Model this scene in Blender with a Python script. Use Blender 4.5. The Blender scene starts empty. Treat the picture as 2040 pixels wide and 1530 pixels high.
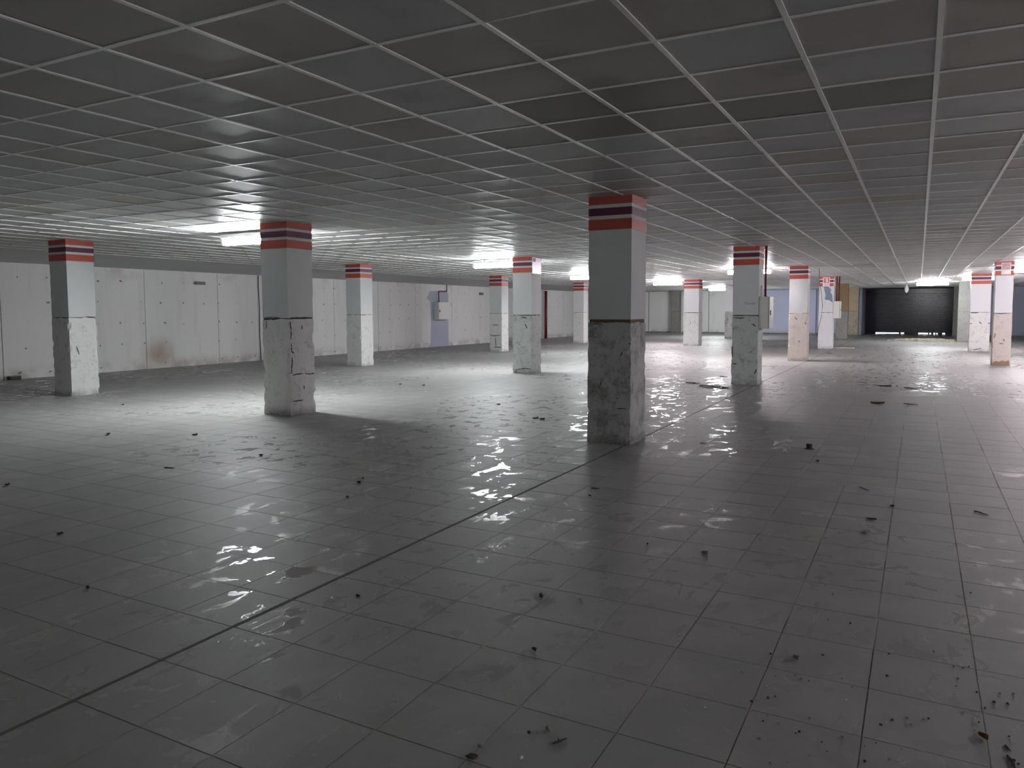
import bpy, bmesh, math, random
import numpy as np
from mathutils import Matrix, Vector, noise
random.seed(7)
C = bpy.context.scene.collection
SC = bpy.context.scene

# ------------------------------------------------------------------ camera
F, YAW, PITCH, ROLL, CAMZ, PPY = 1504.7667, -0.4935591, -0.0716372, 0.0025248, 1.53066, 726.241
H = 2.8159                      # suspended ceiling
def _rot(a, b, c):
    ca, sa, cb, sb, cc, sc = math.cos(a), math.sin(a), math.cos(b), math.sin(b), math.cos(c), math.sin(c)
    fwd = Vector((sa*cb, ca*cb, sb)); right = Vector((ca, -sa, 0)); down = fwd.cross(right)
    return cc*right + sc*down, -sc*right + cc*down, fwd
RIGHT, DOWN, FWD = _rot(YAW, PITCH, ROLL)
def ray(u, v): return RIGHT*((u-1020)/F) + DOWN*((v-PPY)/F) + FWD
def on_z(u, v, z=0.0):
    d = ray(u, v); return Vector((0, 0, CAMZ)) + d*((z-CAMZ)/d.z)
def on_y(u, v, y):
    d = ray(u, v); return Vector((0, 0, CAMZ)) + d*(y/d.y)
def proj(p):
    q = Vector(p)-Vector((0, 0, CAMZ)); z = q.dot(FWD)
    return (1020+F*q.dot(RIGHT)/z, PPY+F*q.dot(DOWN)/z, z) if z > .05 else (-1e6, -1e6, z)
cam = bpy.data.cameras.new('camera'); cam.sensor_fit = 'HORIZONTAL'; cam.sensor_width = 36
cam.lens = F/2040*36; cam.shift_y = (PPY-765)/2040; cam.clip_end = 300; cam.clip_start = .02
co = bpy.data.objects.new('camera', cam); C.objects.link(co)
M = Matrix((RIGHT, -DOWN, -FWD)).transposed().to_4x4(); M.translation = (0, 0, CAMZ); co.matrix_world = M
SC.camera = co

# ------------------------------------------------------------------ world + exposure
w = bpy.data.worlds.new('world'); SC.world = w; w.use_nodes = True
w.node_tree.nodes['Background'].inputs[0].default_value = (.80, .88, 1, 1)
w.node_tree.nodes['Background'].inputs[1].default_value = 3.0
SC.view_settings.view_transform = 'Standard'; SC.view_settings.look = 'None'
SC.view_settings.gamma = 1; SC.view_settings.use_curve_mapping = False
SC.view_settings.exposure = 1.2
SC.cycles.max_bounces = 7; SC.cycles.diffuse_bounces = 4; SC.cycles.glossy_bounces = 3; SC.cycles.use_adaptive_sampling = True; SC.cycles.adaptive_threshold = .06; SC.cycles.adaptive_min_samples = 20
LAMP = 105.0                    # tube radiance
COOL = (.94, .985, 1.0); PINK = (1.0, .90, .95)

# ------------------------------------------------------------------ materials
class NT:
    def __init__(s, name):
        s.m = bpy.data.materials.new(name); s.m.use_nodes = True; s.t = s.m.node_tree
        s.b = s.t.nodes['Principled BSDF']; s.geo = s.t.nodes.new('ShaderNodeNewGeometry')
        s.pos = s.geo.outputs['Position']
    def n(s, t, **kw):
        nd = s.t.nodes.new(t)
        for k, v in kw.items(): setattr(nd, k, v)
        return nd
    def link(s, a, b): s.t.links.new(a, b)
    def put(s, sock, v):
        if hasattr(v, 'links') or hasattr(v, 'is_output'): s.link(v, sock)
        elif isinstance(v, tuple) and len(v) == 3 and sock.type == 'RGBA': sock.default_value = (*v, 1)
        else: sock.default_value = v
    def math(s, op, a, b=None, c=None, clamp=False):
        nd = s.n('ShaderNodeMath', operation=op, use_clamp=clamp)
        for i, v in enumerate((a, b, c)):
            if v is not None: s.put(nd.inputs[i], v)
        return nd.outputs[0]
    def scaled(s, sc, off=(0, 0, 0)):
        nd = s.n('ShaderNodeMapping'); s.link(s.pos, nd.inputs[0])
        nd.inputs['Scale'].default_value = sc; nd.inputs['Location'].default_value = off
        return nd.outputs[0]
    def noise(s, scale, detail=4, rough=.55, vec=None, dist=0):
        nd = s.n('ShaderNodeTexNoise'); s.link(vec if vec is not None else s.pos, nd.inputs['Vector'])
        nd.inputs['Scale'].default_value = scale; nd.inputs['Detail'].default_value = detail
        nd.inputs['Roughness'].default_value = rough; nd.inputs['Distortion'].default_value = dist
        return nd.outputs[0]
    def voro(s, scale, vec=None, out='Distance'):
        nd = s.n('ShaderNodeTexVoronoi'); s.link(vec if vec is not None else s.pos, nd.inputs['Vector'])
        nd.inputs['Scale'].default_value = scale
        return nd.outputs[out]
    def step(s, v, lo, hi, a=0., b=1.):
        nd = s.n('ShaderNodeMapRange', interpolation_type='SMOOTHSTEP'); s.put(nd.inputs[0], v)
        for i, x in enumerate((lo, hi, a, b)): nd.inputs[i+1].default_value = x
        return nd.outputs[0]
    def mix(s, fac, a, b):
        nd = s.n('ShaderNodeMix', data_type='RGBA'); s.put(nd.inputs[0], fac); s.put(nd.inputs[6], a); s.put(nd.inputs[7], b)
        return nd.outputs[2]
    def cell(s, sx, sy, ox, oy):       # one random value per tile of a floor or ceiling grid
        v = s.n('ShaderNodeVectorMath', operation='FLOOR'); s.link(s.scaled((1/sx, 1/sy, 0), (-ox/sx, -oy/sy, 0)), v.inputs[0])
        wn = s.n('ShaderNodeTexWhiteNoise', noise_dimensions='2D'); s.link(v.outputs[0], wn.inputs['Vector'])
        return wn.outputs['Value'], wn.outputs['Color']
    def sep(s):
        nd = s.n('ShaderNodeSeparateXYZ'); s.link(s.pos, nd.inputs[0]); return nd.outputs
    def bump(s, h, strength=.3, dist=.01):
        nd = s.n('ShaderNodeBump'); nd.inputs['Strength'].default_value = strength; nd.inputs['Distance'].default_value = dist
        s.link(h, nd.inputs['Height']); s.link(nd.outputs[0], s.b.inputs['Normal'])
    def done(s, col=None, rough=None, spec=None, metal=None):
        if col is not None: s.put(s.b.inputs['Base Color'], col)
        if rough is not None: s.put(s.b.inputs['Roughness'], rough)
        if spec is not None: s.put(s.b.inputs['Specular IOR Level'], spec)
        if metal is not None: s.put(s.b.inputs['Metallic'], metal)
        return s.m
def plain(name, col, rough=.5, metal=0., var=.12, scale=20, spec=.5):
    t = NT(name); k = t.noise(scale, 3)
    a = tuple(c*(1-var) for c in col); b = tuple(min(1, c*(1+var)) for c in col)
    return t.done(t.mix(k, a, b), rough, spec, metal)
def glow(name, col, strength):
    t = NT(name); t.b.inputs['Emission Color'].default_value = (*col, 1); t.b.inputs['Emission Strength'].default_value = strength
    return t.done((.9, .9, .9), .4)

FT, FX0, FY0 = .3935, .26, 2.50      # floor tile module and a joint crossing
CT, CX0, CY0 = .6, .0432, 2.3992     # ceiling tile module and a grid crossing

def floor_material():
    t = NT('dusty_terrazzo_floor'); val, _ = t.cell(FT, FT, FX0, FY0)
    x, y, z = t.sep()
    big = t.noise(.35, 3); mid = t.noise(2.2, 5, .6); fine = t.noise(45, 3, .7)
    base = t.mix(t.step(mid, .3, .72), (.295, .295, .287), (.355, .351, .339))
    base = t.mix(t.math('MULTIPLY', val, .18), base, (.24, .244, .24))
    base = t.mix(t.step(t.noise(1.1, 6, .65, vec=t.scaled((1, .55, 1), (3, 7, 0))), .62, .80, 0, .30), base, (.20, .185, .165))
    base = t.mix(t.step(t.voro(4, vec=t.scaled((1, 1, 0))), .012, .02, .5, 0), base, (.09, .085, .08))
    # walked-clean patches where the dust is gone: same tile, glossier
    worn = t.step(t.noise(.22, 2, .5, vec=t.scaled((1, 1, 1), (11, 4, 0))), .42, .56)
    prints = t.noise(5.5, 3, .62, vec=t.scaled((1, .8, 1), (1.3, 2.7, 0)), dist=.6)
    clean = t.math('MULTIPLY', t.step(prints, .575, .60), worn)
    streak = t.noise(3, 4, .6, vec=t.scaled((2.5, .55, 1), (5, 0, 0)), dist=.8)
    clean = t.math('MAXIMUM', clean, t.math('MULTIPLY', t.step(streak, .65, .69), worn))
    base = t.mix(t.math('MULTIPLY', clean, .45), base, (.44, .44, .43))
    rough = t.math('ADD', t.math('MULTIPLY', clean, -.45), t.math('ADD', .47, t.math('MULTIPLY', mid, .12)))
    t.bump(fine, .05, .004)
    return t.done(base, rough, t.math('ADD', .20, t.math('MULTIPLY', clean, .3)))
def grout_material():
    t = NT('cement_grout'); x, y, z = t.sep()
    pale = t.math('MULTIPLY', t.step(t.noise(.9, 2), .47, .56), t.step(x, -2.4, -1.9))
    fx = t.math('ABSOLUTE', t.math('SUBTRACT', t.math('FRACT', t.math('ADD', t.math('DIVIDE', t.math('SUBTRACT', x, FX0), FT), 100.5)), .5))
    pale = t.math('MULTIPLY', pale, t.step(fx, .02, .04, 1, 0))
    return t.done(t.mix(pale, t.mix(t.step(t.noise(.8, 4, .6, vec=t.scaled((1, 1, 1), (2, 9, 0))), .50, .66), (.30, .295, .282), (.17, .16, .145)), (.60, .58, .52)), .8, .2)
def tile_material(name, a, b, stain=.5):
    t = NT(name); val, _ = t.cell(CT, CT, CX0, CY0)
    base = t.mix(val, a, b)
    base = t.mix(t.step(t.noise(1.5, 5, .6), .55, .75, 0, stain), base, tuple(c*.6 for c in a))
    base = t.mix(t.step(t.noise(60, 2), .60, .75, 0, .25), base, tuple(c*.5 for c in a))
    return t.done(base, t.math('ADD', .42, t.math('MULTIPLY', val, .14)), .38)
def wall_material(name, a, b, dirt=(.42, .38, .33), rust=None, holes=True):
    t = NT(name); x, y, z = t.sep()
    base = t.mix(t.noise(.8, 5, .6), a, b)
    streak = t.noise(3, 4, .6, vec=t.scaled((1, 1, .12)))
    base = t.mix(t.step(streak, .52, .75, 0, .16), base, dirt)
    base = t.mix(t.math('MULTIPLY', t.step(t.noise(1.2, 5, .6), .5, .7), t.step(z, 2.15, 2.6, 0, .55)), base, (.50, .45, .40))
    low = t.math('MULTIPLY', t.step(t.noise(2.2, 5), .35, .65), t.step(z, .02, .35, .7, 0))
    base = t.mix(low, base, (.40, .35, .30))
    if holes:
        def wave(v, p, o):
            return t.math('MULTIPLY', t.math('SUBTRACT', t.math('FRACT', t.math('ADD', t.math('DIVIDE', v, p), o)), .5), p)
        jy, jz = wave(t.math('ADD', y, t.math('MULTIPLY', t.noise(1.7, 1), .5)), .62, 50.2), wave(t.math('ADD', z, t.math('MULTIPLY', t.noise(2.3, 1, vec=t.scaled((1, 1, 1), (5, 5, 5))), .16)), .54, 5.1)
        dd = t.math('SQRT', t.math('ADD', t.math('MULTIPLY', jy, jy), t.math('MULTIPLY', jz, jz)))
        base = t.mix(t.math('MULTIPLY', t.step(dd, .016, .032, .8, 0), t.step(t.noise(2.6, 1), .40, .52)), base, (.12, .12, .12))
        base = t.mix(t.step(t.noise(14, 4, .7), .67, .72, 0, .6), base, (.28, .27, .26))
    if rust:
        dy = t.math('MULTIPLY', t.math('SUBTRACT', y, rust[0]), 1.5); dz = t.math('MULTIPLY', t.math('SUBTRACT', z, rust[1]), 1.6)
        d = t.math('ADD', t.math('SQRT', t.math('ADD', t.math('MULTIPLY', dy, dy), t.math('MULTIPLY', dz, dz))), t.math('MULTIPLY', t.math('SUBTRACT', t.noise(4), .5), .5))
        base = t.mix(t.step(d, -.1, 1.0, .75, 0), base, (.36, .24, .13))
    t.bump(t.noise(8, 5, .6), .12, .01)
    return t.done(base, .75, .3)
def concrete(name, a, b, chip, amount, cell=3.2, rough=.75, pock=True):
    t = NT(name); x, y, z = t.sep()
    base = t.mix(t.noise(1.8, 6, .62), a, b)
    n1 = t.math('ADD', t.math('MULTIPLY', t.noise(cell*1.6, 8, .72, dist=.5), .75), t.math('MULTIPLY', t.noise(cell*9, 4, .7), .25))
    m = t.step(n1, .60-amount*.20, .76-amount*.18, 0, .9)
    base = t.mix(m, base, chip)
    if pock:
        base = t.mix(t.step(t.voro(8.5), .07, .10, .8, 0), base, tuple(c*.45 for c in chip))
        base = t.mix(t.step(t.noise(26, 3, .6, vec=t.scaled((1, 1, .35))), .70, .74, 0, .9), base, tuple(c*.35 for c in chip))
    base = t.mix(t.math('MULTIPLY', t.step(t.noise(5, 4), .3, .6), t.step(z, .0, .14, .7, 0)), base, tuple(c*.6 for c in chip))
    t.bump(t.math('SUBTRACT', t.noise(12, 5, .6), t.math('MULTIPLY', m, .5)), .35, .012)
    return t.done(base, rough, .35)

M_FLOOR = floor_material(); M_GROUT = grout_material()
M_TILE = tile_material('grey_ceiling_tile', (.44, .447, .455), (.51, .515, .52))
M_TILEB = tile_material('beige_ceiling_tile', (.40, .385, .355), (.46, .445, .42))
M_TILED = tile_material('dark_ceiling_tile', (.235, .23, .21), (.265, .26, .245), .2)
M_BAR = plain('white_enamel_bar', (.82, .82, .80), .32, 0, .10, 6)
M_SLAB = plain('raw_slab', (.10, .10, .10), .9)
M_WALL = wall_material('white_cast_concrete', (.74, .745, .74), (.82, .825, .82), rust=(13.40, .38))
M_WALLB = wall_material('white_back_panel', (.70, .71, .69), (.76, .77, .75), holes=False)
M_LAV = wall_material('lavender_back_panel', (.47, .51, .66), (.52, .56, .70), dirt=(.40, .42, .52), holes=False)
M_LAVD = wall_material('dull_blue_panel', (.33, .36, .47), (.38, .41, .52), dirt=(.28, .3, .38), holes=False)
M_BLUEP = plain('lavender_paint', (.42, .44, .565), .6, 0, .08, 4)
M_RAW = concrete('raw_concrete', (.22, .216, .205), (.29, .285, .27), (.15, .147, .14), .5)
M_OUT = plain('outside_paving', (.75, .75, .74), .9)
M_BLACK = plain('black_door_paint', (.008, .011, .017), .24, 0, .2, 5, .35)
M_SEAL = plain('black_rubber', (.008, .008, .008), .7)
M_JOINT = plain('dark_mortar', (.07, .062, .055), .85, 0, .4, 12)
M_SEALJ = plain('dusty_joint_sealant', (.11, .10, .09), .85, 0, .4, 5)
M_RUSTJ = plain('rusty_mortar', (.16, .10, .065), .85, 0, .5, 9)
M_RED = plain('orange_red_paint', (.47, .085, .055), .5, 0, .15, 9)
M_PUR = plain('purple_paint', (.12, .02, .06), .5, 0, .2, 9)
M_PIPE = plain('maroon_pipe_paint', (.16, .018, .022), .45, 0, .2, 9)
M_CAB = plain('cream_enamel', (.66, .67, .63), .38, 0, .05, 4)
M_DARK = plain('dark_plastic', (.025, .025, .028), .45)
M_CABLE = plain('black_cable', (.02, .02, .02), .5)
M_METAL = plain('galvanised_steel', (.45, .45, .45), .4, .8)
M_GREY = plain('grey_plastic', (.16, .16, .165), .5)
M_WHITE = plain('white_plastic', (.80, .80, .80), .4, 0, .05)
M_SIGNR = plain('sign_red', (.48, .02, .03), .3, 0, .05)
M_SIGNW = plain('sign_white', (.80, .74, .74), .3, 0, .05)
M_SIGNP = plain('sign_lilac_print', (.56, .46, .66), .25, 0, .25, 40)
M_SIGNK = plain('sign_pink_print', (.60, .36, .36), .3, 0, .2, 30)
M_RENDER = plain('bare_brown_render', (.36, .22, .14), .85, 0, .3, 25)
M_POSTER = plain('slate_blue_patch', (.22, .28, .36), .7, 0, .25, 10)
M_LEAF = plain('dead_leaf', (.030, .024, .018), .8, 0, .4, 60)
M_BROWN = plain('brown_leaf', (.13, .06, .03), .8, 0, .4, 60)
M_STONE = plain('grey_grit', (.24, .23, .21), .85, 0, .4, 80)
M_PALE = plain('pale_plaster_crumb', (.55, .54, .50), .85, 0, .2, 80)
M_DGRIT = plain('dark_grit', (.05, .047, .042), .85, 0, .4, 80)
M_STRAW = plain('dry_straw', (.40, .37, .30), .85, 0, .5, 30)
M_GRAF = plain('faded_red_scribble', (.36, .25, .25), .8)

# ------------------------------------------------------------------ mesh helpers
class MB:
    def __init__(s): s.v = []; s.f = []
    def quadbox(s, a, b, skip_bottom=False, mat=None):
        (x0, y0, z0), (x1, y1, z1) = a, b; k = len(s.v)
        vs = [Vector(p) for p in ((x0,y0,z0),(x1,y0,z0),(x1,y1,z0),(x0,y1,z0),(x0,y0,z1),(x1,y0,z1),(x1,y1,z1),(x0,y1,z1))]
        if mat: vs = [mat @ p for p in vs]
        s.v += [tuple(p) for p in vs]
        fs = [(4,5,6,7),(0,1,5,4),(1,2,6,5),(2,3,7,6),(3,0,4,7)] + ([] if skip_bottom else [(3,2,1,0)])
        s.f += [tuple(k+i for i in q) for q in fs]; return s
    def tube(s, pts, r, n=8, taper=None):
        pts = [Vector(p) for p in pts]; k0 = len(s.v); up = Vector((0, 0, 1))
        for i, p in enumerate(pts):
            d = (pts[min(i+1, len(pts)-1)]-pts[max(i-1, 0)]).normalized()
            a = d.cross(up); a = d.cross(Vector((1, 0, 0))) if a.length < .05 else a
            a.normalize(); b = d.cross(a); rr = r*(taper[i] if taper else 1)
            for j in range(n):
                t = 2*math.pi*j/n; q = p + a*math.cos(t)*rr + b*math.sin(t)*rr; s.v.append(tuple(q))
        for i in range(len(pts)-1):
            for j in range(n):
                s.f.append((k0+i*n+j, k0+i*n+(j+1) % n, k0+(i+1)*n+(j+1) % n, k0+(i+1)*n+j))
        s.f.append(tuple(k0+j for j in reversed(range(n)))); e = k0+(len(pts)-1)*n
        s.f.append(tuple(e+j for j in range(n))); return s
    def poly(s, pts, nrm, th):          # extruded outline
        n = Vector(nrm)*th; k = len(s.v); m = len(pts)
        s.v += [tuple(Vector(p)) for p in pts] + [tuple(Vector(p)+n) for p in pts]
        s.f += [tuple(k+i for i in reversed(range(m))), tuple(k+m+i for i in range(m))]
        s.f += [(k+i, k+(i+1) % m, k+m+(i+1) % m, k+m+i) for i in range(m)]; return s
    def mesh(s, name, mat, smooth=False):
        me = bpy.data.meshes.new(name); me.from_pydata(s.v, [], s.f); me.update()
        bm = bmesh.new(); bm.from_mesh(me); bmesh.ops.recalc_face_normals(bm, faces=bm.faces); bm.to_mesh(me); bm.free()
        me.materials.append(mat)
        if smooth: me.polygons.foreach_set('use_smooth', [True]*len(me.polygons))
        return me
    def obj(s, name, mat, parent=None, smooth=False): return link(name, s.mesh(name, mat, smooth), parent)
def link(name, me, parent=None):
    o = bpy.data.objects.new(name, me); C.objects.link(o); o.parent = parent; return o
def box(name, a, b, mat, parent=None, bev=0.):
    if not bev: return MB().quadbox(a, b).obj(name, mat, parent)
    me = MB().quadbox(a, b).mesh(name, mat); bm = bmesh.new(); bm.from_mesh(me)
    bmesh.ops.bevel(bm, geom=bm.edges[:], offset=bev, segments=2, affect='EDGES', profile=.6); bm.to_mesh(me); bm.free()
    return link(name, me, parent)
def tag(o, label, cat, group=None, kind=None):
    o['label'] = label; o['category'] = cat
    if group: o['group'] = group
    if kind: o['kind'] = kind
    return o
def empty(name, loc, label=None, cat=None, group=None, kind=None):
    o = bpy.data.objects.new(name, None); C.objects.link(o); o.location = loc; o.empty_display_size = .1
    if label: tag(o, label, cat, group, kind)
    return o

X0, X1, Y0, Y1 = -18.0, 12.5, -6.0, 50.2          # inside faces of the hall
DX0, DX1, DY = -3.05, 1.95, 53.7                  # door recess

# ------------------------------------------------------------------ floor
fl = empty('floor', (0, 0, 0), 'dusty grey square-tiled floor of the empty hall', 'floor', kind='structure')
box('screed', (X0, Y0, -.20), (X1, Y1, -.0022), M_GROUT, fl)
box('threshold', (DX0-.3, Y1, -.20), (DX1+.3, 53.95, -.002), M_OUT if False else M_FLOOR, fl)
g = .0028
cells = []
for i in range(int((X0-FX0)/FT)-1, int((X1-FX0)/FT)+2):
    for j in range(int((Y0-FY0)/FT)-1, int((Y1-FY0)/FT)+2):
        xa, xb, ya, yb = FX0+i*FT+g, FX0+(i+1)*FT-g, FY0+j*FT+g, FY0+(j+1)*FT-g
        xa, xb, ya, yb = max(xa, X0), min(xb, X1), max(ya, Y0), min(yb, Y1)
        if xb-xa < .05 or yb-ya < .05: continue
        u, v, z = proj(((xa+xb)/2, (ya+yb)/2, 0)); d2 = ((xa+xb)/2)**2+((ya+yb)/2)**2+CAMZ**2
        vis = -60 < u < 2100 and 500 < v < 1600
        cells.append((d2**1.5 if vis else 1e9+d2, xa, xb, ya, yb))
cells.sort()
me_ft = MB().quadbox((-FT/2+g, -FT/2+g, -.008), (FT/2-g, FT/2-g, 0)).mesh('floor_tile', M_FLOOR)
rest = MB()
rng = random.Random(3)
for k, (_, xa, xb, ya, yb) in enumerate(cells):
    # the wide sealed joint runs along x = FX0 - 8 tiles
    tx, ty, dz = rng.gauss(0, .0011), rng.gauss(0, .0011), rng.uniform(-.0008, 0)
    if k < 300 and abs(xb-xa-FT+2*g) < 1e-6:
        o = link('floor_tile', me_ft, fl); o.location = ((xa+xb)/2, (ya+yb)/2, dz); o.rotation_euler = (tx, ty, 0)
    else:
        m = Matrix.Translation(((xa+xb)/2, (ya+yb)/2, dz)) @ Matrix.Rotation(tx, 4, 'X') @ Matrix.Rotation(ty, 4, 'Y')
        rest.quadbox((-(xb-xa)/2, -(yb-ya)/2, -.008), ((xb-xa)/2, (yb-ya)/2, 0), True, m)
o = rest.obj('floor_tiling', M_FLOOR, fl); o['kind'] = 'stuff'
jx = FX0-8*FT
mb = MB(); ys = np.arange(Y0+.1, Y1-.1, .6)
for a, b in zip(ys[:-1], ys[1:]):
    wa = .011+.004*noise.noise((a*.9, 1, 0)); mb.quadbox((jx-wa, a, -.004), (jx+wa, b, .0012))
mb.obj('expansion_joint', M_SEALJ, fl)

# ------------------------------------------------------------------ suspended ceiling
ce = empty('ceiling', (0, 0, H), 'suspended ceiling of grey square lay-in tiles and white bars', 'ceiling', kind='structure')
CI = Matrix.Translation((0, 0, -H))
def cpart(o): o.parent = ce; o.matrix_parent_inverse = CI; return o
i0, i1 = -27, 20; j0, j1 = -14, 79
xe0, xe1, ye0, ye1 = CX0+CT*i0, min(X1, CX0+CT*i1), Y0, Y1
DARKT = {(-3, 3), (-4, 3), (-5, 4), (-4, 4), (-3, 4), (-2, 4), (-1, 4)}
BEIGE = {(i, j) for i in range(-8, 4) for j in range(0, 3) if (i*7+j*3) % 3 == 0}
SAG = {(-3, 36): (.03, 0, -.02), (-6, 22): (0, .03, -.012), (-3, 0): (0, -.012, -.004)}
me_ct = {m: MB().quadbox((-CT/2+.004, -CT/2+.004, 0), (CT/2-.004, CT/2-.004, .014)).mesh('ceiling_tile', m) for m in (M_TILE, M_TILEB, M_TILED)}
cells = []
for i in range(i0, i1):
    for j in range(j0, j1):
        x, y = CX0+(i+.5)*CT, CY0+(j+.5)*CT
        if x > X1 or y < Y0 or y > Y1+.3: continue
        u, v, z = proj((x, y, H)); d2 = x*x+y*y+(H-CAMZ)**2
        vis = -120 < u < 2160 and -120 < v < 620
        cells.append((d2**1.5 if vis else 1e9+d2, i, j, x, y))
cells.sort(); rest = {M_TILE: MB(), M_TILEB: MB()}
for k, (_, i, j, x, y) in enumerate(cells):
    r = rng.random(); m = M_TILED if (i, j) in DARKT else (M_TILEB if (i, j) in BEIGE or r < .22 else M_TILE)
    tx, ty, tz = SAG.get((i, j), (rng.gauss(0, .0016), rng.gauss(0, .0016), rng.uniform(0, .002)))
    if k < 300:
        o = link('ceiling_tile', me_ct[m]); cpart(o); o.location = (x, y, H+tz); o.rotation_euler = (tx, ty, 0)
    else:
        mt = Matrix.Translation((x, y, H+tz)) @ Matrix.Rotation(tx, 4, 'X') @ Matrix.Rotation(ty, 4, 'Y')
        rest[M_TILE if m is M_TILED else m].quadbox((-CT/2+.004, -CT/2+.004, 0), (CT/2-.004, CT/2-.004, .014), False, mt)
for m, mb in rest.items():
    o = cpart(mb.obj('ceiling_tiling', m)); o['kind'] = 'stuff'
def bar(a, b):
    o = box('grid_bar', a, b, M_BAR); cpart(o)
for i in range(i0, i1+1):
    x = CX0+i*CT; dz = rng.uniform(-.001, .001)
    if x < X1: bar((x-.013, Y0, H-.007+dz), (x+.013, Y1, H+.0005))
for j in range(j0, j1+1):
    y = CY0+j*CT; dz = rng.uniform(-.0008, .0008)
    if Y0 < y < Y1: bar((xe0, y-.011, H-.0055+dz), (xe1, y+.011, H+.0003))
cpart(box('slab', (X0-.3, Y0-.3, H+.42), (X1+.3, 54.2, H+.6), M_SLAB))
so = MB(); so.poly([(xe0+.012, Y0, H), (X0, Y0, 2.63), (X0, Y0, H+.05), (xe0+.012, Y0, H+.05)], (0, 1, 0), Y1-Y0)
cpart(so.obj('soffit', M_TILE))

# ------------------------------------------------------------------ walls
wl = tag(box('wall_left', (X0-.30, Y0-.3, -.2), (X0-.02, 54.2, H+.6), M_JOINT), 'long white cast-concrete wall along the left side', 'wall', kind='structure')
seams = [Y0, -3.4, -.9, 1.6, 4.1, 6.9, 9.45, 13.02, 15.38, 16.9, 20.35, 22.8, 25.2, 27.9, 30.3, 32.7, 35.0, 37.05, 39.6, 42.1, 44.6, 47.3, Y1]
for a, b in zip(seams[:-1], seams[1:]):
    d = .004*math.sin(a*7)
    box('wall_panel', (X0-.03, a+.007, -.1), (X0+d+(.03 if a > 37 else 0), b-.007, 2.66), M_WALL, wl)
pp = [(857, 580), (889, 579), (893, 586), (893, 640), (894, 688), (893, 692), (858, 693), (859, 640), (857, 600), (850, 594)]
pts = []
for u, v in pp:
    d = ray(u, v); q = Vector((0, 0, CAMZ)) + d*(X0+.006)/d.x; pts.append((X0+.004, q.y, max(q.z, .005)))
MB().poly(pts, (1, 0, 0), .004).obj('paint_patch', M_BLUEP, wl)
tag(box('wall_right', (X1, Y0-.3, -.2), (X1+.3, 54.2, H+.6), M_WALLB), 'plain pale wall closing the right side', 'wall', kind='structure')
tag(box('wall_front', (X0, Y0-.3, -.2), (X1, Y0, H+.6), M_WALLB), 'plain pale wall behind the viewpoint', 'wall', kind='structure')
wb = empty('wall_back', (0, Y1, 0), 'far end wall of white and lavender panels', 'wall', kind='structure'); BI = Matrix.Translation((0, -Y1, 0))
def bpart(o): o.parent = wb; o.matrix_parent_inverse = BI; return o
bpart(box('masonry', (X0, Y1+.02, -.2), (DX0-.18, Y1+.32, H+.6), M_RAW))
bpart(box('masonry', (DX1+.18, Y1+.02, -.2), (X1, Y1+.32, H+.6), M_RAW))
bpart(box('reveal', (DX0-.18, Y1+.02, -.2), (DX0, 54.0, H+.6), M_LAV))
bpart(box('reveal', (DX1, Y1+.02, -.2), (DX1+.18, 54.0, H+.6), M_RAW))
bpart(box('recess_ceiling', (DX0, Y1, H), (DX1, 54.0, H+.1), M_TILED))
for a, b, m in ((X0, -16.35, M_WALLB), (-16.32, -14.66, M_WALLB), (-14.02, -12.25, M_WALLB), (-12.22, -11.12, M_WALLB), (-11.09, -9.25, M_WALLB),
                (-9.2, -7.2, M_LAV), (-7.17, -5.62, M_LAV), (-5.59, -3.78, M_LAVD), (2.3, 4.1, M_LAVD), (4.13, 6.2, M_LAVD), (6.23, 9, M_LAVD), (9.03, X1, M_LAVD)):
    bpart(box('wall_panel', (a+.01, Y1-.03, .07), (b-.01, Y1+.03, 2.78), m, bev=.006))
bpart(box('jamb', (-14.10, Y1-.06, 0), (-14.03, Y1+.02, 2.8), M_WHITE))
# black door at the end of the recess
dr = empty('door_1', (-.55, DY, 0), 'black slatted metal double door with daylight under it', 'door', kind='structure'); DI = Matrix.Translation((.55, -DY, 0))
def dpart(o): o.parent = dr; o.matrix_parent_inverse = DI; return o
for x0, x1, dy in ((DX0, -.20, .03), (-.12, DX1, 0)):
    z = .065; k = 0
    while z < 2.5:
        t_ = min(z+.105, 2.52)
        dpart(box('slat', (x0, DY+dy, z), (x1, DY+dy+.03, t_-.008), M_BLACK, bev=.004)); z += .105
    dpart(box('leaf_back', (x0, DY+dy+.024, .065), (x1, DY+dy+.05, 2.52), M_SEAL))
dpart(box('centre_post', (-.20, DY-.04, 0), (-.12, DY+.1, 2.56), M_BLACK))
dpart(box('lintel', (DX0, DY-.03, 2.52), (DX1, DY+.2, H), M_BLACK))
for a, b in ((DX0, -2.42), (-1.62, -1.60), (-1.10, -.98), (-.80, .0), (.52, .60), (.70, .82), (.92, .98), (1.05, 1.30), (1.45, DX1)):
    dpart(box('bottom_seal', (a, DY+.01, -.002), (b, DY+.06, .068), M_SEAL))
for x in (.05, .95): dpart(box('hinge', (x, DY-.03, 2.33), (x+.16, DY+.0, 2.38), M_DARK))
dpart(box('hinge', (-.52, DY-.01, 2.31), (-.40, DY+.03, 2.38), M_DARK))
tag(box('ground', (-14, 54.0, -.25), (14, 75, -.02), M_OUT), 'bright paving outside beyond the black door', 'ground', kind='structure')

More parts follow.
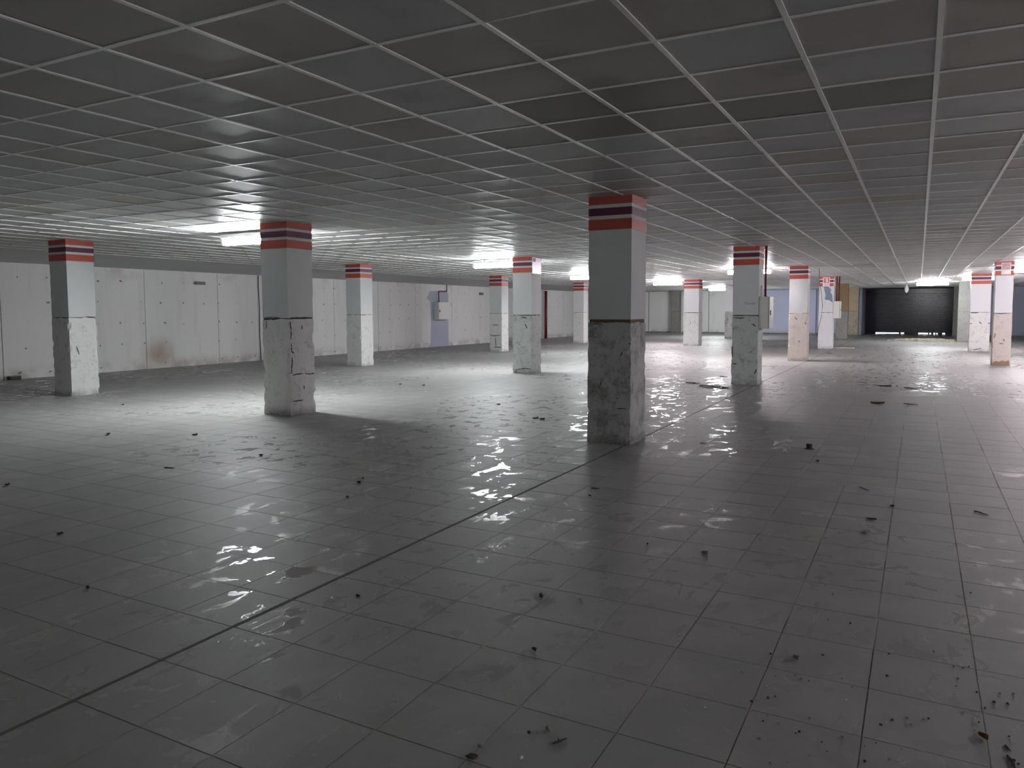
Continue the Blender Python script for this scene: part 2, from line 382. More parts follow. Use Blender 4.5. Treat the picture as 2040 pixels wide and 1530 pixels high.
# ------------------------------------------------------------------ fluorescent lights
glows = {}
def lamp(x, y, label, power=1.0, col=COOL, length=1.28, z=2.70):
    key = (round(power, 3), col)
    if key not in glows: glows[key] = glow('fluorescent_tube', col, LAMP*power)
    r = empty('fluorescent_light', (x, y, z), label, 'light', 'ceiling fluorescent lights')
    L = length/2
    box('housing', (-L, -.10, .022), (L, .10, .075), M_WHITE, r, .006)
    n = 10; mb = MB(); rows = []
    for sx in (-L+.02, L-.02):
        for q in range(n):
            a = 2*math.pi*q/n; cx_, cz_ = math.cos(a), math.sin(a)
            rows.append((sx, .062*math.copysign(abs(cx_)**.7, cx_), -.030+.062*math.copysign(abs(cz_)**.7, cz_)))
    mb.v = rows; mb.f = [(q, (q+1) % n, n+(q+1) % n, n+q) for q in range(n)] + [tuple(range(n))[::-1], tuple(range(n, 2*n))]
    mb.obj('diffuser', glows[key], r, False)
    for s in (-1, 1):
        box('end_cap', (s*L-.022, -.07, -.095), (s*L+.022, .07, .05), M_WHITE, r, .008)
        box('hanger', (s*L*.55-.012, -.012, .07), (s*L*.55+.012, .012, H-z), M_METAL, r)
    return r
lamp(-9.50, 8.85, 'lit fluorescent light right behind the second striped column from the left', 1.0)
lamp(-9.45, 16.75, 'lit fluorescent light on hangers left of the column with the lilac poster', 1.0)
lamp(-10.25, 24.65, 'lit fluorescent light half hidden behind the nearest middle column', .85)
lamp(-9.62, 32.15, 'lit fluorescent light left of the white column by the far white panels', 1.2, PINK)
lamp(-9.75, 42.6, 'lit fluorescent light against the far white panels beside a stained column', 1.4)
lamp(-4.55, 23.6, 'lit fluorescent light mostly hidden by the column carrying the near hose cabinet', 1.1, PINK)
lamp(.49, 39.25, 'lit fluorescent light in front of the black door', .9)
lamp(2.97, 26.85, 'pinkish fluorescent light at the right edge beside the pink-tinged column', 1.0, PINK)
lamp(2.05, 33.1, 'fluorescent light peeping out behind the wide white column on the right', .9, PINK)
lamp(3.6, 20.8, 'fluorescent light just out of view to the right, before the pink-tinged column', .9, PINK)
lamp(6.8, 9.3, 'fluorescent light of the next bay to the right of view', 2.3, PINK)
lamp(8.0, 24.7, 'added unseen fill light far along the next bay to the right', 1.6, PINK)  # unseen lamp, added to brighten the far floor
lamp(7.2, -1.0, 'added unseen fill light to the right, level with the viewpoint', .85, COOL)  # unseen lamp, added as fill for the dark foreground
lamp(-3.6, -4.2, 'added unseen fill light on the ceiling behind the viewpoint', .10, COOL)  # weak unseen lamp, added as fill for the column fronts

# ------------------------------------------------------------------ columns
M_UP = concrete('pale_grey_paint', (.60, .62, .63), (.68, .70, .70), (.50, .51, .51), .05, pock=False)
M_UPW = concrete('off_white_paint', (.70, .71, .73), (.76, .77, .79), (.58, .58, .58), .05, pock=False)
M_LOW1 = concrete('white_rough_plaster', (.66, .66, .65), (.75, .75, .74), (.45, .45, .43), .5, 4.5)
M_LOW2 = concrete('mottled_grey_plaster', (.42, .43, .42), (.56, .57, .56), (.22, .225, .21), .75, 2.6)
M_LOW3 = concrete('pinkish_plaster', (.60, .54, .50), (.68, .62, .58), (.44, .34, .28), .35)
M_LOW4 = concrete('grey_green_plaster', (.46, .49, .48), (.56, .59, .57), (.26, .27, .26), .55, 3.4)
M_TAN = concrete('tan_paint', (.20, .135, .075), (.25, .175, .10), (.18, .14, .09), .35)
M_YEL = concrete('yellow_ochre_plaster', (.44, .345, .235), (.50, .40, .28), (.34, .28, .20), .45)
M_YELL = concrete('rough_speckled_plaster', (.42, .37, .28), (.50, .44, .34), (.24, .22, .19), .75, 5)
ZJ = 1.425
def ring_mesh(wx, wy, z0, z1, name, mat, seed, chip, bulge, levels=34, n=12, rag=0.):
    mb = MB()
    for l in range(levels+1):
        z = z0+(z1-z0)*l/levels; k = 1-l/levels
        for side in range(4):
            for q in range(n):
                t = q/n
                sx, sy = [(t, 0), (1, t), (1-t, 1), (0, 1-t)][side]
                px, py = (sx-.5)*wx, (sy-.5)*wy
                nx = (1 if sx >= .999 else -1 if sx <= .001 else 0); ny = (1 if sy >= .999 else -1 if sy <= .001 else 0)
                nz = noise.noise((px*4+seed*9.1, py*4-seed*3.7, z*5+seed))
                d = bulge*(.6+.4*k) + .004*nz
                if nx and ny:
                    c = noise.noise((seed*5.3+nx*2.1, ny*3.3-seed, z*7)); c2 = noise.noise((seed+nx*7, ny*5, z*23))
                    d -= chip*(max(0, c-.05)*.6+max(0, c2-.2)*.45)
                zz = z
                if rag and 0 < l and l == levels: zz += rag*noise.noise((px*14+seed, py*14, seed*2))-rag*.4
                if rag and l == 0: zz += -rag*noise.noise((px*11+seed*2, py*11, seed))*.6
                mb.v.append((px+nx*d, py+ny*d, zz))
    m = 4*n
    for l in range(levels):
        for q in range(m): mb.f.append((l*m+q, l*m+(q+1) % m, (l+1)*m+(q+1) % m, (l+1)*m+q))
    mb.f += [tuple(reversed(range(m))), tuple(levels*m+q for q in range(m))]
    return mb.mesh(name, mat)
def column(x, y, wx, wy, label, up, low, seed, stripes=True, chip=.05, joint=M_JOINT, zj=ZJ, jh=.014):
    r = empty('column', (x+wx/2, y+wy/2, 0), label, 'column', 'square columns of the hall')
    link('lower_casing', ring_mesh(wx, wy, 0, zj-jh, 'lower_casing', low, seed, chip, .007, rag=.02), r)
    box('joint', (-wx/2+.010, -wy/2+.010, zj-jh-.03), (wx/2-.010, wy/2-.010, zj+.01), joint, r)
    link('shaft', ring_mesh(wx, wy, zj, H+.05, 'shaft', up, seed+20, .012, 0, 20), r)
    if stripes:
        for a, b, m in ((2.437, 2.556, M_RED), (2.597, 2.682, M_PUR), (2.721, H-.004, M_RED)):
            e = .0035; box('stripe', (-wx/2-e, -wy/2-e, a), (wx/2+e, wy/2+e, b), m, r)
    return r
W = .512
COLS = [
 (-13.96, 8.20, W, W, 'striped column nearest the left edge, one face brightly lit', M_UP, M_LOW1, 1, True, .07),
 (-8.553, 8.115, W, W, 'striped column with black cracks standing just before the leftmost light', M_UP, M_LOW1, 2, True, .06),
 (-3.361, 8.116, W, W, 'nearest and largest striped column, grey mottled lower half with rusty joint', M_UP, M_LOW2, 3, True, .05),
 (-14.07, 16.41, W, W, 'striped column before the left wall, left of the wall hose cabinet', M_UP, M_LOW1, 4, True, .06),
 (-14.16, 24.57, W, W, 'striped column with cracked lower half just right of the wall hose cabinet', M_UP, M_LOW1, 5, True, .05),
 (-8.73, 16.28, W, W, 'striped grey-green column carrying a lilac poster on its side', M_UP, M_LOW4, 6, True, .07),
 (-14.28, 32.65, W, W, 'small far striped column partly hidden behind the nearest column', M_UP, M_LOW1, 7, True, .04),
 (-8.885, 32.06, .645, .56, 'wide white striped column before the far white panels', M_UPW, M_LOW1, 8, True, .03),
 (-3.383, 15.866, W, W, 'striped grey-green column with a cream hose cabinet and red pipe', M_UP, M_LOW4, 9, True, .06),
 (-3.415, 23.766, W, W, 'striped column with pinkish lower half between the two cabinet columns', M_UP, M_LOW3, 10, True, .04),
 (-3.477, 31.915, W, W, 'far white column with fire hose sign and torn blue patch', M_UPW, M_UPW, 11, True, .02),
 (1.632, 32.10, .625, .55, 'wide white striped column on the right with pitted lower half', M_UPW, M_LOW1, 15, True, .03),
 (1.797, 24.32, .41, .50, 'pink-tinged striped column with a picture sign at the right edge', M_UPW, M_LOW3, 16, True, .03),
 (-3.68, 41.3, .515, W, 'column painted tan above bare grey concrete', M_TAN, M_RAW, 12, False, .03),
 (-3.73, 49.62, .53, .5, 'yellowish rough column at the left of the black door', M_YEL, M_YELL, 13, False, .03),
 (1.612, 41.2, .50, .5, 'bare grey concrete column right of the black door', M_RAW, M_RAW, 14, False, .02),
 (1.70, 49.6, .48, .5, 'bare concrete pillar touching the right jamb of the black door', M_RAW, M_RAW, 18, False, .02),
 (-9.18, 41.2, W, W, 'white column with a grey stain hidden behind the near cabinet column', M_UPW, M_LOW2, 17, False, .03),
 (-14.62, 49.62, .56, .5, 'bare mottled concrete pilaster between the far white panels', M_RAW, M_RAW, 19, False, .02),
]
CO = {}
for c in COLS: CO[c[7]] = column(*c, joint=M_RUSTJ if c[7] == 3 else M_JOINT, jh={3: .034, 9: .018, 2: .012, 6: .012}.get(c[7], .004))

# cracks and lost plaster on the column casings (traced on the face they lie in)
def cracks(n, axis, c, lines, rad):
    root = CO[n]
    for ln in lines:
        pts = []
        for u, v in ln:
            d = ray(u, v); k = (c/d.x) if axis == 'x' else (c/d.y)
            p = Vector((0, 0, CAMZ)) + d*k - root.location; pts.append(p)
        fine = []
        for a, b in zip(pts[:-1], pts[1:]):
            for q in range(5):
                f_ = q/5; p = a.lerp(b, f_); jit = .008*noise.noise((p.x*30+q, p.y*30, p.z*30))
                fine.append(p+Vector((0, 0, jit)) if abs((b-a).z) < .5*(b-a).length else p+(Vector((0, jit, 0)) if axis == 'x' else Vector((jit, 0, 0))))
        fine.append(pts[-1]); m = len(fine)
        tp = [(.35+.65*math.sin(math.pi*(i+.3)/(m-.4))**.6)*(1+.7*noise.noise((i*.9, n, 3))) for i in range(m)]
        MB().tube(fine, rad, 6, tp).obj('crack', M_JOINT, root)
cracks(2, 'x', -8.036, [[(578, 640), (580, 660), (579, 676)], [(580, 684), (581, 700), (586, 705)], [(582, 712), (581, 745)], [(583, 748), (592, 745), (604, 744)], [(607, 744), (620, 745), (626, 744)],
                        [(601, 648), (602, 656)], [(583, 800), (595, 798), (604, 797)], [(605, 768), (606, 775)], [(579, 633), (598, 633), (622, 633)]], .009)
cracks(2, 'y', 8.11, [[(527, 632), (545, 632), (558, 633)], [(531, 640), (531, 655)]], .006)
cracks(3, 'y', 8.111, [[(1175, 645), (1200, 646)], [(1198, 760), (1196, 768)], [(1240, 700), (1236, 712)], [(1225, 812), (1248, 815)]], .006)
cracks(5, 'y', 24.56, [[(976, 667), (984, 669), (997, 668)], [(980, 648), (988, 647), (994, 648)], [(987, 672), (988, 690)], [(984, 691), (998, 692)]], .014)
cracks(6, 'y', 16.275, [[(1028, 736), (1045, 734), (1058, 735)], [(1028, 736), (1028, 744)], [(1040, 632), (1050, 634)], [(1046, 645), (1050, 654)]], .012)
cracks(9, 'y', 15.86, [[(1462, 633), (1475, 634), (1483, 633)], [(1459, 724), (1468, 725)], [(1458, 690), (1459, 712)], [(1507, 735), (1503, 745)], [(1498, 645), (1506, 650)]], .012)
cracks(8, 'y', 32.055, [[(1370, 623), (1377, 622.5), (1391, 623)], [(1375, 644), (1376, 641)]], .014)
cracks(15, 'y', 32.095, [[(1933, 623), (1945, 623), (1951, 622)], [(1932, 645), (1936, 644.5)], [(1951, 641), (1955, 645)], [(1968, 644), (1972, 644)], [(1939, 697), (1955, 694)]], .016)
cracks(16, 'y', 24.313, [[(1982, 624.5), (1996, 625), (2012, 623.5)], [(1990, 684), (1999, 685)], [(1999, 675), (2001, 680)]], .010)
cracks(10, 'y', 23.76, [[(1584, 632), (1588, 637)], [(1590, 679), (1594, 681)], [(1604, 642), (1605, 646)]], .012)
cracks(1, 'x', -13.44, [[(170, 631), (190, 632)], [(152, 690), (158, 706)]], .008)
# fallen plaster showing brown render at the foot of the pink-tinged column
rr_ = CO[16]; op = [(1977.5, 729), (1977.5, 722), (1984, 719), (1990, 721), (1996, 718), (2003, 720), (2010, 717.5), (2010.5, 729)]
MB().poly([on_y(u, v, 24.311)-rr_.location for u, v in op], (0, -1, 0), .008).obj('bare_patch', M_RENDER, rr_)
op = [(1981, 664), (1984, 664), (1983, 671), (1979.5, 675)]
MB().poly([on_y(u, v, 24.311)-rr_.location for u, v in op], (0, -1, 0), .006).obj('bare_patch', M_RENDER, rr_)
# ------------------------------------------------------------------ hose cabinets, pipes, signs
def cabinet(loc, w_, h_, d_, label):          # back against -X side, door facing +X; local x = depth
    r = empty('hose_cabinet', loc, label, 'cabinet', 'fire hose cabinets')
    box('body', (0, -w_/2, 0), (d_-.03, w_/2, h_), M_CAB, r, .006)
    box('gasket', (d_-.031, -w_/2+.008, .008), (d_-.022, w_/2-.008, h_-.008), M_DARK, r)
    dd = box('door', (d_-.022, -w_/2, 0), (d_, w_/2, h_), M_CAB, r, .005)
    box('lock', (d_-.001, -w_/2+.05, h_*.5-.05), (d_+.012, -w_/2+.11, h_*.5+.05), M_DARK, dd, .004)
    box('hinge', (d_-.001, w_/2-.04, h_*.84), (d_+.008, w_/2-.005, h_*.95), M_METAL, dd)
    return r
cabinet((X0+.012, 26.99, 1.15), .95, .73, .24, 'cream hose cabinet on the lavender patch of the left wall')
cabinet((-2.864, 16.13, 1.145), .44, .65, .21, 'cream hose cabinet on the near grey-green column')
cabinet((-2.958, 32.2, 1.19), .46, .66, .25, 'white hose cabinet on the far column with the fire sign')
def pipe(name, pts, r_, label, cat='pipe', mat=M_PIPE, fl_=True):
    e = empty(name, pts[0], label, cat); inv = Vector(pts[0])
    MB().tube([Vector(p)-inv for p in pts], r_, 10).obj('tube', mat, e, True)
    if fl_:
        for p in (pts[0], pts[-1]):
            q = Vector(p)-inv; s = 1 if p is pts[0] else -1
            MB().tube([q, q+(Vector(pts[1 if s == 1 else -2])-Vector(p)).normalized()*.03], r_*1.35, 12).obj('coupling', mat, e)
    return e
pipe('fire_pipe', [(X0+.07, 27.42, 2.70), (X0+.07, 27.42, 2.37), (X0+.075, 27.40, 2.345), (X0+.075, 26.83, 2.345), (X0+.075, 26.80, 2.32), (X0+.075, 26.80, 1.88)], .024, 'maroon pipe bending down to the wall hose cabinet')
pipe('fire_pipe', [(-2.765, 16.02, H), (-2.765, 16.02, 1.795)], .021, 'straight maroon pipe above the near column hose cabinet')
pipe('fire_pipe', [(-2.86, 32.1, H), (-2.86, 32.1, 1.85)], .024, 'maroon pipe above the far column hose cabinet, next to the column')
pipe('fire_pipe', [(-2.78, 32.22, H), (-2.78, 32.22, 1.85)], .024, 'second maroon pipe above the far column hose cabinet')
pipe('junction_tube', [(-2.83, 15.98, 1.797), (-2.83, 15.98, 2.02)], .017, 'short white tube standing on the near column hose cabinet', 'tube', M_WHITE)
pipe('down_pipe', [(X0+.16, 37.06, 0), (X0+.16, 37.06, 2.58)], .075, 'dark maroon vertical down pipe on the far left wall', 'pipe')
cb = [(1632, 532), (1633, 560), (1637, 588), (1638.5, 610), (1636, 632), (1630, 655), (1627, 671)]
cp = [on_y(u, v, 25.6) for u, v in cb]; cp[0].z = H
tag(MB().tube(cp, .0075, 6).obj('hanging_cable', M_CABLE, None, True), 'thin black cable hanging from the ceiling before the far sign column', 'cable')
tag(MB().tube([(X0+.012, 16.93, 2.62), (X0+.012, 16.92, 2.3), (X0+.012, 16.95, 1.6), (X0+.012, 16.93, .8), (X0+.012, 16.96, .01)], .012, 6).obj('wall_cable', M_CABLE, None, True), 'thin dark cable running down the left wall by the second column', 'cable')
r = empty('emergency_light', (X0+.006, 14.76, 2.28), 'small grey emergency light high on the left wall', 'light')
box('case', (0, -.17, 0), (.05, .17, .085), M_GREY, r, .01); box('lens', (.049, -.15, .012), (.058, .15, .073), M_STONE, r, .003)
r = empty('junction_box', (X0+.006, 30.4, 2.24), 'small dark junction box high on the left wall by the fifth column', 'box')
box('case', (0, -.16, 0), (.06, .16, .12), M_GREY, r, .01); box('cover', (.058, -.14, .015), (.066, .14, .105), M_DARK, r, .003)
r = empty('floor_box', (X0+.08, 9.62, 0), 'small black box on the floor against the left wall', 'box')
box('case', (-.06, -.12, 0), (.07, .12, .07), M_DARK, r, .01); box('lid', (-.065, -.125, .07), (.075, .125, .085), M_GREY, r, .004)

def sign(x0, x1, z0, z1, y, label, kind):
    r = empty('fire_sign', ((x0+x1)/2, y, z0), label, 'sign'); w_ = x1-x0; h_ = z1-z0; h2 = w_/2
    box('plate', (-h2, -.010, 0), (h2, 0, h_), M_SIGNW, r)
    if kind == 'reel':
        s = w_*.40
        f = box('red_panel', (-s, -.013, h_*.34), (s, -.009, h_*.94), M_SIGNR, r)
        box('pictogram_cabinet', (-s*.05, -.016, h_*.42), (s*.50, -.0125, h_*.86), M_SIGNW, f)
        MB().tube([(-s*.45, -.014, h_*.42), (-s*.62, -.014, h_*.55), (-s*.38, -.014, h_*.66), (-s*.6, -.014, h_*.80), (-s*.2, -.014, h_*.88)], .010, 6).obj('pictogram_hose', M_SIGNW, f)
        for q in (.08, .20): box('red_bar', (-s, -.013, h_*q), (s, -.009, h_*(q+.055)), M_SIGNR, r)
    else:
        s = w_*.42
        f = box('pink_panel', (-s, -.013, h_*.42), (s, -.009, h_*.95), M_SIGNK, r)
        box('pale_band', (-s, -.013, h_*.06), (s, -.009, h_*.38), M_WHITE, r)
        MB().tube([(-s*.6, -.014, h_*.52), (-s*.1, -.014, h_*.58), (s*.15, -.014, h_*.74), (s*.6, -.014, h_*.64)], .014, 6).obj('pictogram', M_SIGNW, f)
sign(-3.35, -3.10, 2.44, 2.78, 31.908, 'red and white fire hose sign on the far white column', 'reel')
sign(1.915, 2.135, 2.46, 2.775, 24.312, 'pale picture sign on the pink-tinged column at right', 'plain')
r = empty('wall_poster', (-8.215, 16.535, 2.42), 'lilac printed poster on the side of the grey-green column', 'poster')
box('sheet', (0, -.235, .0), (.006, .235, .375), M_SIGNP, r); 
for k in range(3): box('pale_block', (.005, -.20+.14*k, .03), (.008, -.09+.14*k, .13), M_SIGNW, r)
box('dark_block', (.005, -.2, .28), (.008, -.06, .36), M_PUR, r)
pt = [(1641, 571), (1650, 571), (1656, 577), (1654, 582), (1658, 588), (1659, 603), (1652, 598), (1643, 597), (1645, 588), (1643, 580)]
pl = [on_y(u, v, 31.906) for u, v in pt]
tag(MB().poly(pl, (0, -1, 0), .006).obj('torn_patch', M_POSTER), 'torn slate-blue patch below the fire hose sign', 'patch')
sc_ = [(1482, 606), (1486, 602), (1492, 603), (1487, 606), (1495, 605), (1503, 603), (1498, 607), (1506, 604)]
tag(MB().tube([on_y(u, v, 15.862) for u, v in sc_], .004, 5).obj('scribble', M_GRAF), 'faded reddish scribble on the near cabinet column', 'scribble')
# white oval fitting under the ceiling before the door
r = empty('oval_fitting', (-.60, 44.0, H), 'white oval fitting hanging below the ceiling before the black door', 'fitting')
mb = MB(); n = 14
for l in range(9):
    a = math.pi*(l+.02)/8.04; rr = .10*math.sin(a)+.002
    for q in range(n): mb.v.append((rr*math.cos(2*math.pi*q/n), rr*math.sin(2*math.pi*q/n), -.24+.20*math.cos(a)))
for l in range(8):
    for q in range(n): mb.f.append((l*n+q, l*n+(q+1) % n, (l+1)*n+(q+1) % n, (l+1)*n+q))
mb.obj('globe', M_WHITE, r, True); MB().tube([(0, 0, 0), (0, 0, -.06)], .045, 12).obj('base', M_WHITE, r)

# ------------------------------------------------------------------ litter on the floor
R = random.Random(11)
def blob(size, flat, mat, seed):
    bm = bmesh.new(); bmesh.ops.create_icosphere(bm, subdivisions=2, radius=1)
    for v in bm.verts:
        k = 1+.45*noise.noise(v.co*1.6+Vector((seed*3.1, seed, 0)))+.15*noise.noise(v.co*4+Vector((0, seed, 5)))
        v.co = Vector((v.co.x*k*size, v.co.y*k*size*.75, v.co.z*k*size*flat))
    lo = min(v.co.z for v in bm.verts)
    for v in bm.verts: v.co.z -= lo
    me = bpy.data.meshes.new('crumb'); bm.to_mesh(me); bm.free(); me.materials.append(mat); return me
def leafmesh(L, wd, curl, mat, seed):
    mb = MB(); n = 7
    for i in range(n):
        t = i/(n-1); ww = wd*math.sin(math.pi*min(.98, t*.93+.05))**.8*(1+.3*noise.noise((seed, t*5, 0)))
        for s in (-1, 0, 1):
            mb.v.append(((t-.5)*L, s*ww, .0015+curl*abs(s)*(.5+.5*t)*wd*2+curl*L*.5*(t-.4)**2+.1*wd*noise.noise((seed*2, t*6, s))))
    for i in range(n-1):
        for q in (0, 1): mb.f.append((i*3+q, i*3+q+1, i*3+4+q, i*3+3+q))
    k = len(mb.v); mb.v += [(x, y, z+.0012) for x, y, z in mb.v]; mb.f += [tuple(k+a for a in f) for f in reversed(mb.f)]
    lo = min(v[2] for v in mb.v); mb.v = [(x, y, z-lo) for x, y, z in mb.v]
    return mb.mesh('leaf', mat)
def twigmesh(L, r_, mat, seed, fork=False):
    mb = MB(); pts = [((i/5-.5)*L, .09*L*noise.noise((seed, i*.8, 0)), r_+abs(.05*L*noise.noise((seed+3, i*.7, 2)))) for i in range(6)]
    mb.tube(pts, r_, 6, [.8, 1, 1, .9, .7, .4])
    if fork: mb.tube([pts[2], (pts[2][0]+.1*L, pts[2][1]+.2*L, r_*1.5)], r_*.7, 5)
    lo = min(v[2] for v in mb.v); mb.v = [(x, y, z-lo) for x, y, z in mb.v]
    return mb.mesh('twig', mat)
def put(name, me, u, v, label, cat, rot=None, group=None):
    p = on_z(u, v); o = link(name, me); o.location = (p.x, p.y, .0003); o.rotation_euler = (0, 0, R.uniform(0, 6.28) if rot is None else rot); o.scale = (.78,)*3
    return tag(o, label, cat, group)
put('dead_leaf', leafmesh(.09, .03, .4, M_LEAF, 1), 715, 962, 'dark curled dead leaf between the two nearest columns', 'leaf', -.5)
put('dead_leaf', leafmesh(.05, .015, .4, M_LEAF, 2), 723, 953, 'tiny dark leaf just behind the curled leaf', 'leaf', -.4)
put('twig', twigmesh(.085, .006, M_LEAF, 3, True), 1175, 988, 'black forked twig in front of the nearest column', 'twig', -.9)
put('twig', twigmesh(.095, .005, M_LEAF, 4), 1186, 973, 'black slanting twig just behind the forked twig', 'twig', .2)
put('plaster_flake', leafmesh(.10, .022, .6, M_PALE, 5), 1726, 1061, 'pale curled flake on the right foreground floor', 'flake', -.95)
put('plaster_flake', leafmesh(.065, .026, .5, M_STONE, 6), 1404, 1104, 'grey angular flake in the middle foreground', 'flake', -.5)
put('stick', twigmesh(.20, .004, M_LEAF, 7), 1722, 974, 'long thin stick on the right of the floor', 'stick', -.95)
put('dead_leaf', leafmesh(.085, .022, .3, M_LEAF, 8), 1736, 1035, 'dark torn scrap just behind the pale flake', 'scrap', -.2)
put('stick', twigmesh(.16, .006, M_LEAF, 9), 1955, 1023, 'short dark stick near the right edge', 'stick', -.8)
put('pebble', blob(.017, .9, M_DGRIT, 1), 1078, 1191, 'round black pebble in the middle foreground', 'pebble')
put('pebble', blob(.013, .6, M_STONE, 2), 1156, 1196, 'grey pebble right of the round black pebble', 'pebble')
put('dead_leaf', leafmesh(.05, .016, .5, M_LEAF, 10), 1064, 1296, 'small black leaf below the round black pebble', 'leaf', -.7)
put('plaster_flake', leafmesh(.05, .02, .5, M_STONE, 11), 1585, 1313, 'grey chip of plaster at lower right', 'flake', -.8)
put('pebble', blob(.017, .6, M_STONE, 3), 1093, 1456, 'grey pebble at the bottom above the bent nail', 'pebble')
put('pebble', blob(.010, .8, M_DGRIT, 4), 1054, 1463, 'small black pebble left of the bent nail', 'pebble')
put('nail', twigmesh(.075, .0055, M_DGRIT, 12, True), 1116, 1478, 'short bent dark nail at the bottom of the view', 'nail', 1.05)
put('pebble', blob(.013, .7, M_STONE, 5), 957, 1489, 'grey pebble beside the clod of dirt at the bottom', 'pebble')
put('dirt_clod', blob(.026, .35, M_DGRIT, 6), 940, 1511, 'flat dark clod of dirt at the bottom edge', 'dirt')
put('pebble', blob(.010, .7, M_PALE, 7), 1038, 1512, 'small pale pebble at the bottom edge', 'pebble')
put('pebble', blob(.016, .7, M_DGRIT, 8), 175, 1173, 'black pebble in the dark left foreground', 'pebble')
put('pebble', blob(.012, .7, M_PALE, 9), 660, 1193, 'white pebble right of the wide floor joint', 'pebble')
put('dead_leaf', leafmesh(.06, .014, .3, M_LEAF, 13), 713, 1559 - 371, 'dark sliver of leaf right of the white pebble', 'leaf', -.5)
put('dead_leaf', leafmesh(.07, .02, .4, M_LEAF, 14), 120, 1064, 'dark leaf on the far left foreground', 'leaf')
put('dead_leaf', leafmesh(.10, .03, .4, M_LEAF, 15), 15, 967, 'dark leaf at the left edge of the floor', 'leaf', -.5)
put('dead_leaf', leafmesh(.06, .017, .6, M_BROWN, 16), 1958, 1470, 'reddish brown leaf at the lower right', 'leaf', -.9)
put('stick', twigmesh(.13, .006, M_DGRIT, 17), 2018, 1524, 'dark stick in the bottom right corner', 'stick', -1.35)
put('stick', twigmesh(.05, .004, M_DGRIT, 18), 2008, 1492, 'tiny dark stick above the corner stick', 'stick', -1.2)
put('dead_leaf', leafmesh(.16, .04, .4, M_LEAF, 19), 1080, 836, 'flat dark leaf behind the nearest column to its left', 'leaf', -.5)
put('dead_leaf', leafmesh(.11, .03, .4, M_LEAF, 20), 1067, 834, 'small dark leaf beside the flat dark leaf', 'leaf', .4)
put('dead_leaf', leafmesh(.12, .03, .4, M_LEAF, 21), 993, 806, 'dark leaf on the lit middle floor', 'leaf', -.4)
put('dead_leaf', leafmesh(.11, .03, .4, M_LEAF, 22), 797, 766, 'dark leaf far back on the brightly lit floor', 'leaf', -.4)
put('dead_leaf', leafmesh(.12, .03, .4, M_LEAF, 23), 844, 768, 'dark leaf right of the far bright-floor leaf', 'leaf', -.4)
put('dead_leaf', leafmesh(.10, .03, .4, M_LEAF, 24), 245, 807, 'dark leaf between the two leftmost columns', 'leaf', -.4)
put('dead_leaf', leafmesh(.12, .035, .4, M_LEAF, 25), 216, 866, 'dark leaf nearer than the leftmost column', 'leaf', -.4)
put('dead_leaf', leafmesh(.10, .03, .4, M_LEAF, 26), 388, 867, 'dark leaf left of the cracked column foot', 'leaf', .3)
put('dead_leaf', leafmesh(.10, .03, .4, M_LEAF, 27), 520, 908, 'black leaf in the shade before the cracked column', 'leaf', -.4)
put('twig', twigmesh(.16, .007, M_LEAF, 28), 338, 933, 'dark twig on the left floor before the cracked column', 'twig', .2)
put('twig', twigmesh(.45, .015, M_BROWN, 29, True), 1380, 764, 'brown forked branch left of the near cabinet column', 'twig', -.4)
put('twig', twigmesh(.30, .012, M_DGRIT, 30), 1442, 751, 'dark strip touching the foot of the near cabinet column', 'twig', -.5)
put('dead_leaf', leafmesh(.28, .07, .3, M_BROWN, 32), 1748, 804, 'brown leaf clump on the right floor', 'leaf', -.3)
put('twig', twigmesh(.32, .01, M_BROWN, 33), 1815, 806, 'brown stick right of the leaf clump', 'twig', -.55)
put('dead_leaf', leafmesh(.34, .06, .3, M_DGRIT, 34), 1762, 770, 'dark scrap behind the brown leaf clump', 'scrap', -.3)
put('twig', twigmesh(.40, .012, M_DGRIT, 35), 1815, 774, 'dark stick behind the brown stick', 'twig', -.7)
put('twig', twigmesh(.10, .006, M_LEAF, 36), 1402, 883, 'small black twig right of the nearest column foot', 'twig', .2)
put('pebble', blob(.02, .7, M_DGRIT, 10), 1629, 920, 'small dark pebble before the black cap', 'pebble')
put('pebble', blob(.011, .7, M_DGRIT, 11), 1290, 1085, 'tiny dark pebble in the centre foreground', 'pebble')
put('pebble', blob(.017, .7, M_DGRIT, 12), 692, 992, 'small pebble below the curled leaf', 'pebble')
put('dead_leaf', leafmesh(.075, .02, .4, M_LEAF, 37), 1778, 1009, 'dark speck of leaf left of the short stick', 'leaf')
put('twig', twigmesh(.30, .012, M_DGRIT, 38), 1653, 704, 'dark strip on the floor by the far sign column', 'twig', -.45)
# rusty wire frame lying by the near cabinet column
p = on_z(1420, 772); mb = MB()
mb.tube([(.33*math.cos(a)*(1+.1*math.sin(3*a)), .16*math.sin(a), .010+.006*math.sin(5*a)) for a in [k*2*math.pi/18 for k in range(19)]], .009, 6)
mb.tube([(-.3, .03, .012), (.3, -.02, .012)], .006, 5)
lo = min(v[2] for v in mb.v); mb.v = [(x, y, z-lo) for x, y, z in mb.v]
o = mb.obj('wire_loop', M_DGRIT); o.location = (p.x, p.y, .0003); o.rotation_euler = (0, 0, -.45); tag(o, 'flat loop of dark wire left of the near cabinet column', 'wire')
# black cap
p = on_z(1612, 894); r = empty('bottle_cap', (p.x, p.y, .0003), 'black plastic cap standing on the right floor', 'cap')
MB().tube([(0, 0, 0), (0, 0, .006)], .05, 18).obj('rim', M_DARK, r); MB().tube([(0, 0, .006), (0, 0, .05), (0, 0, .056)], .032, 18, [1, 1, .85]).obj('knob', M_DARK, r)
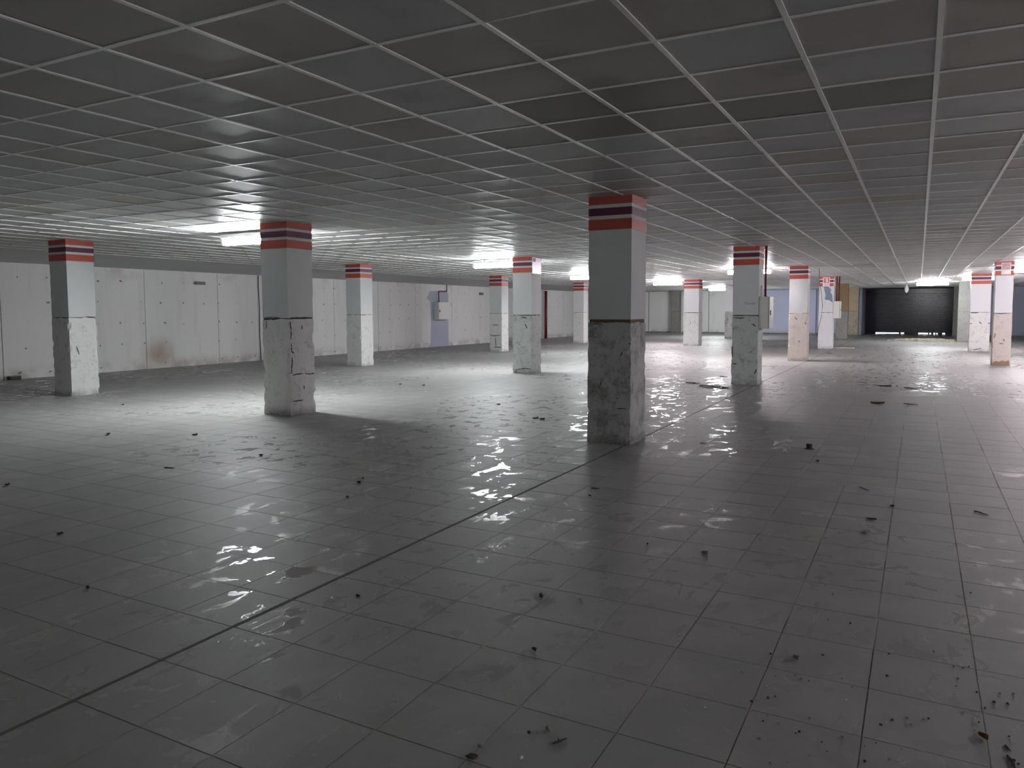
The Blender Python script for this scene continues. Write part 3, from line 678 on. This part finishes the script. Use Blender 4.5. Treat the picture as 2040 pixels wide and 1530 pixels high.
# white strip by the far column, paper slips
p = on_z(1675, 693.3); o = box('white_strip', (-.5, -.05, 0), (.5, .05, .02), M_WHITE); o.location = (p.x, p.y, .0003); tag(o, 'long white strip on the floor at the far sign column', 'strip')
for k, (u, v) in enumerate(((1541, 893), (1547, 893))):
    p = on_z(u, v); o = box('paper_slip', (-.006, -.07, 0), (.006, .07, .0012), M_WHITE); o.location = (p.x, p.y, .0004); o.rotation_euler = (0, 0, -.35)
    tag(o, ('left' if k == 0 else 'right')+' of two tiny white slips left of the black cap', 'paper')
# grit at the lower right
gm = [blob(.0085, .7, m, 40+k) for k, m in enumerate((M_DGRIT, M_STONE, M_PALE, M_DGRIT, M_STONE))]
spots = [(1745, 1481), (1807, 1432), (1773, 1421), (1778, 1436), (1815, 1446), (1850, 1433), (1919, 1420), (1941, 1434), (1962, 1412), (1900, 1329), (1930, 1329), (1992, 1383), (1860, 1338), (1767, 1348), (1698, 1370),
         (1611, 1357), (1677, 1353), (1630, 1485), (1637, 1480), (1568, 1520), (1723, 1519), (1773, 1514), (1790, 1517), (1612, 1506), (1679, 1470), (1592, 1460), (1513, 1473), (1404, 1411), (1530, 1392), (1650, 1235), (1694, 1243), (1660, 1184), (1571, 1248), (1934, 1182)]
for k in range(46): spots.append((R.uniform(1480, 2030), R.uniform(1290, 1525)))
for k, (u, v) in enumerate(spots):
    cn = ('dark', 'grey', 'pale', 'dark', 'grey')[k % 5]
    o = put('grit_crumb', gm[k % 5], u, v, 'tiny '+cn+' crumb of grit on the lower right floor', 'grit', group=cn+' grit on the lower right floor')
    s = R.uniform(.28, .75); o.scale = (s, s, s)
# straw and rubble heap before the door
mb = MB()
for k in range(420):
    a = R.uniform(0, 6.28); rr = abs(R.gauss(0, .45)); x = max(-1.5, min(1.15, 2.2*R.gauss(0, .36))); y = R.gauss(0, .75)
    L = R.uniform(.08, .3); z = max(0, .10-.03*(x*x+y*y))*R.random()+.012
    mb.tube([(x-L*math.cos(a)/2, y-L*math.sin(a)/2, z), (x, y, z+.02), (x+L*math.cos(a)/2, y+L*math.sin(a)/2, z)], R.uniform(.006, .016), 4)
lo = min(v[2] for v in mb.v); mb.v = [(x, y, z-lo) for x, y, z in mb.v]
p = on_z(1840, 679.5); o = mb.obj('straw_heap', M_STRAW); o.location = (p.x, p.y, 0.0003); tag(o, 'thin heap of dry straw litter before the black door', 'straw', kind='stuff')
